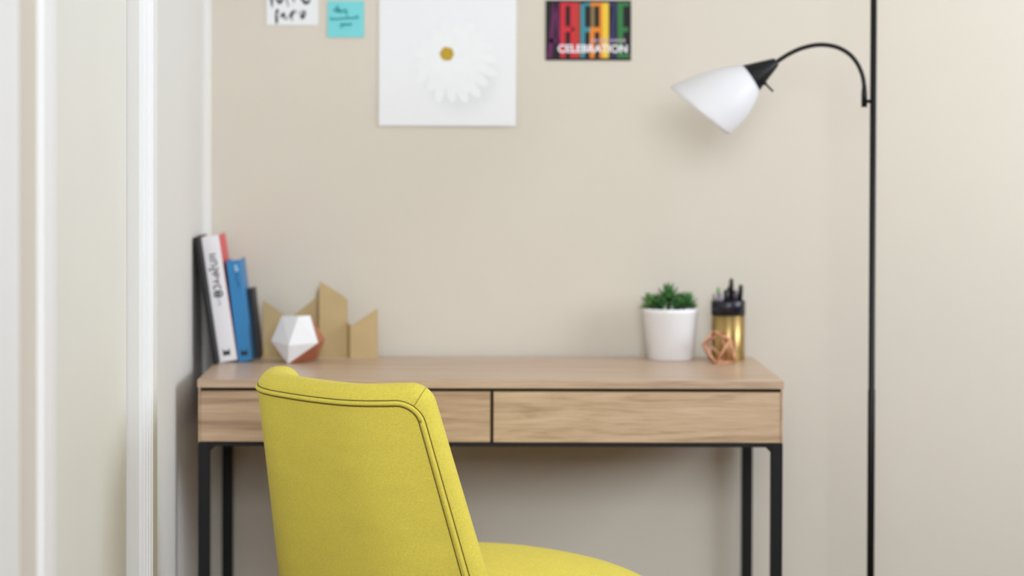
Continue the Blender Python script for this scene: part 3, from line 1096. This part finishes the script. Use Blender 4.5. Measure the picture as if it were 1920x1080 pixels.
# ================================================================== POTTED SUCCULENT
DP = ydesk(677, 1257) + 0.043
SP = DP / F_PX
pc = P(1257, 640, DP).x
plant = thing('potted_succulent', (pc, DP, ZT), 'spiky green succulent in a tapered white pot on the desk', 'plant')
M_pot = mat('white_ceramic', (248, 249, 252), 0.3, spec=0.5, noise=0.006)
M_soil = mat('dark_soil', (48, 38, 30), 0.95, noise=0.3, nscale=120, bump=0.4, bscale=200)
rb, rt, ph_ = 42.5 * SP, 51.5 * SP, 96 * SP
pot = lathe('pot', [(0.0, 0.0), (rb - 0.003, 0.0), (rb, 0.002), (rt - 0.0008, ph_ - 0.009), (rt, ph_ - 0.008), (rt + 0.0002, ph_ - 0.001), (rt - 0.001, ph_), (rt - 0.004, ph_), (rt - 0.005, ph_ - 0.002), (rt - 0.008, ph_ - 0.016), (0.0, ph_ - 0.016)], (pc, DP, ZT), M_pot, plant, 64)
lathe('soil', [(0.0, ph_ - 0.0155), (rt - 0.0095, ph_ - 0.0155), (rt - 0.0105, ph_ - 0.009), (0.0, ph_ - 0.005)], (pc, DP, ZT), M_soil, plant, 32)
greens = [mat('succulent_green', (62, 116, 50), 0.45, noise=0.18, nscale=80), mat('succulent_dark_green', (42, 88, 38), 0.45, noise=0.2, nscale=80), mat('succulent_pale_green', (96, 142, 74), 0.5, noise=0.15, nscale=80)]
leaf_me = []
for g in greens:
    V, Fc = [], []
    prof = [(0.0, 0.18, 0.08), (0.25, 0.32, 0.14), (0.55, 0.33, 0.13), (0.8, 0.20, 0.08), (1.0, 0.0, 0.0)]
    for t, w, th_ in prof[:-1]:
        zc2 = 0.10 * t * t
        V += [(-w / 2, t, zc2 + 0.03), (0, t, zc2 - th_), (w / 2, t, zc2 + 0.03), (0, t, zc2 + 0.01)]
    V.append((0, 1.0, 0.16))
    for i in range(3):
        for k in range(4):
            a, b_ = i * 4 + k, i * 4 + (k + 1) % 4
            Fc.append((a, b_, b_ + 4, a + 4))
    for k in range(4):
        Fc.append((12 + k, 12 + (k + 1) % 4, 16))
    Fc.append((0, 1, 2, 3))
    me = bpy.data.meshes.new('leaf')
    me.from_pydata(V, [], Fc)
    me.materials.append(g)
    for p in me.polygons:
        p.use_smooth = True
    leaf_me.append(me)
zs = ZT + ph_ - 0.010
rosettes = [  # px, py of crown, depth offset, tilt, leaf length, green
    (1253, 555, -0.004, 0.0, 0.032, 0), (1220, 566, -0.010, -0.45, 0.025, 2), (1287, 565, -0.008, 0.45, 0.026, 0),
    (1238, 569, -0.024, -0.2, 0.023, 1), (1268, 569, -0.024, 0.2, 0.023, 1), (1253, 564, 0.020, 0.0, 0.026, 1), (1232, 568, 0.016, -0.3, 0.024, 1), (1276, 566, 0.016, 0.3, 0.025, 1)]
random.seed(5)
for (px, py, dy, tl, ll, g) in rosettes:
    c0 = P(px, py, DP + dy)
    foot = Vector((pc + (c0.x - pc) * 0.75, DP + dy * 0.9, zs))
    ro = tube('rosette', [foot, foot.lerp(c0, 0.6), c0], [0.004, 0.0038, 0.0025], greens[1], plant, 8)
    for lay, (cnt, elev, fl, dz) in enumerate(((8, 12, 1.0, -0.007), (6, 42, 0.95, -0.003), (4, 68, 0.85, 0.0))):
        for k in range(cnt):
            az = 2 * math.pi * (k + 0.5 * lay) / cnt + random.uniform(-0.2, 0.2)
            L_ = ll * fl * random.uniform(0.9, 1.1)
            lf = bpy.data.objects.new('leaf', leaf_me[g if random.random() < 0.7 else random.randrange(3)])
            COL.objects.link(lf)
            lf.parent = ro
            lf.matrix_parent_inverse = (plant.matrix_basis @ ro.matrix_parent_inverse @ ro.matrix_basis).inverted()
            lf.matrix_basis = Matrix.Translation(c0 + Vector((0, 0, dz))) @ Matrix.Rotation(tl * 0.8, 4, 'Y') @ Matrix.Rotation(az, 4, 'Z') @ Matrix.Rotation(math.radians(elev + random.uniform(-8, 8)), 4, 'X') @ Matrix.Scale(L_, 4)

# ================================================================== PEN CUP AND PENS
DC = 4.985
SCp = DC / F_PX
cx = P(1365, 640, DC).x
zc_b = P(1365, 592, DC - 0.033).z - ZT
zc_t = P(1365, 565, DC - 0.033).z - ZT
rc = 31.5 * SCp
cup = thing('pen_cup', (cx, DC, ZT), 'gold pen cup with a navy black rim behind the copper wire ornament', 'cup')
M_gold = mat('brushed_gold', (190, 162, 106), 0.34, metal=1.0, noise=0.05, nscale=60)
_b = M_gold.node_tree.nodes['Principled BSDF']
_b.inputs['Anisotropic'].default_value = 0.9
_b.inputs['Anisotropic Rotation'].default_value = 0.25
_t = M_gold.node_tree.nodes.new('ShaderNodeTangent')
_t.direction_type, _t.axis = 'RADIAL', 'Z'
M_gold.node_tree.links.new(_t.outputs[0], _b.inputs['Tangent'])
M_navy = mat('navy_black_enamel', (24, 24, 36), 0.3, spec=0.5)
lathe('sleeve', [(0.0, 0.0), (rc - 0.001, 0.0), (rc, 0.001), (rc, zc_b), (rc - 0.0006, zc_b), (rc - 0.0006, 0.003), (0.0, 0.003)], (cx, DC, ZT), M_gold, cup, 64)
lathe('rim_band', [(rc - 0.0005, zc_b), (rc + 0.0006, zc_b), (rc + 0.0006, zc_t - 0.0008), (rc - 0.0004, zc_t), (rc - 0.0016, zc_t), (rc - 0.0022, zc_t - 0.001), (rc - 0.0022, zc_b), (rc - 0.0022, 0.004), (rc - 0.0012, 0.004), (rc - 0.0012, zc_b)], (cx, DC, ZT), M_navy, cup, 64)


def pen(name, ptop, dtop, pbase, dbase, r, mb, mc, label, cap=0.045, tip=0.45, cat='pen'):
    t_ = P(ptop[0], ptop[1], DC + dtop)
    b_ = Vector((cx + pbase * SCp, DC + dbase, ZT + 0.0045))
    root = thing(name, b_, label, cat)
    d = (t_ - b_)
    L_ = d.length
    M = frame(b_, d)
    lathe('barrel', [(0.0, 0.0), (r * 0.8, 0.001), (r * 0.92, 0.01), (r * 0.92, L_ - cap), (0.0, L_ - cap)], None, mb, root, 16, True, M)
    lathe('cap', [(0.0, L_ - cap + 0.0003), (r * 1.05, L_ - cap + 0.0003), (r, L_ - 0.012), (r * 0.92, L_ - 0.006), (r * tip, L_ - 0.0005), (0.0, L_)], None, mc, root, 16, True, M)
    return root


M_pk = mat('black_plastic', (20, 22, 26), 0.35)
M_pk2 = mat('dark_plum_plastic', (58, 44, 62), 0.35)
M_pg = mat('light_green_plastic', (120, 176, 104), 0.4)
M_pgr = mat('lilac_grey_plastic', (150, 142, 160), 0.4)
M_ptan = mat('natural_pencil_wood', (186, 160, 116), 0.6)
pen('pen', (1371.5, 522), -0.004, 3, -0.004, 0.0047, M_pk, M_pk, 'tallest black marker standing in the middle of the pen cup', 0.040, 0.7)
pen('pen', (1389.5, 533.5), 0.004, 14, 0.006, 0.0050, M_pk, M_pk, 'black marker leaning at the rim nearest the floor lamp', 0.05, 0.7)
pen('pen', (1346, 538.5), 0.006, -9, 0.006, 0.0038, M_pgr, M_pg, 'slim pen with a light green end in the pen cup', 0.010, 0.6)
pen('pen', (1350.5, 549), -0.018, -11, -0.016, 0.0042, M_pgr, M_pgr, 'short lilac grey pen at the front of the pen cup', 0.020, 0.6)
pen('pencil', (1338, 549), 0.004, -19, 0.004, 0.0026, M_ptan, M_pgr, 'thin tan pencil at the rim nearest the plant', 0.008, 0.3, 'pencil')
pen('pen', (1362, 543), -0.017, 3, -0.018, 0.0062, M_pk, M_pk, 'thick short black marker before the tallest marker', 0.03, 0.75)
pen('pen', (1377.5, 544), -0.014, 17, -0.012, 0.0056, M_pk, M_pk2, 'dark plum pen between the two black markers', 0.03, 0.6)
pen('pen', (1367, 537), 0.014, -2, 0.015, 0.0045, M_pk, M_pk, 'black pen half hidden behind the other pens', 0.03, 0.6)

# ================================================================== COPPER WIRE POLYHEDRON
DW = 4.915
SW = DW / F_PX
M_cop = mat('copper_wire', (216, 160, 126), 0.4, metal=0.5, noise=0.04)
wp = {'TL': (1336, 621, 0.0), 'L': (1317.5, 647, -0.012), 'BF': (1342.5, 680.5, -0.024), 'RT': (1368.5, 636, -0.018), 'RB': (1377, 674, -0.004),
      'T': (1355, 625, 0.022), 'KL': (1324, 640, 0.026), 'KR': (1376, 645, 0.018), 'KB': (1334, 674, 0.022), 'KB2': (1360, 671, 0.030)}
wv = {k: P(x, y, DW + d) for k, (x, y, d) in wp.items()}
for k in ('BF', 'RB', 'KB', 'KB2'):
    wv[k].z = ZT + 0.0023
wire = thing('wire_ornament', (wv['BF'].x, DW, ZT), 'small copper wire polyhedron in front of the gold pen cup', 'ornament')
for a, b_ in (('TL', 'L'), ('L', 'BF'), ('TL', 'RT'), ('RT', 'BF'), ('RT', 'RB'), ('BF', 'RB'), ('TL', 'T'), ('T', 'RT'), ('T', 'KR'), ('RT', 'KR'), ('KR', 'RB'), ('TL', 'KL'), ('KL', 'L'), ('KL', 'KB'), ('L', 'KB'), ('KB', 'BF'),
              ('T', 'KL'), ('KB', 'KB2'), ('KB2', 'RB'), ('KB2', 'KR'), ('KL', 'KB2'), ('T', 'KB2'), ('TL', 'BF')):
    if (a, b_) == ('TL', 'BF'):
        continue
    tube('rod', [wv[a], wv[b_]], 0.0023, M_cop, wire, 8)
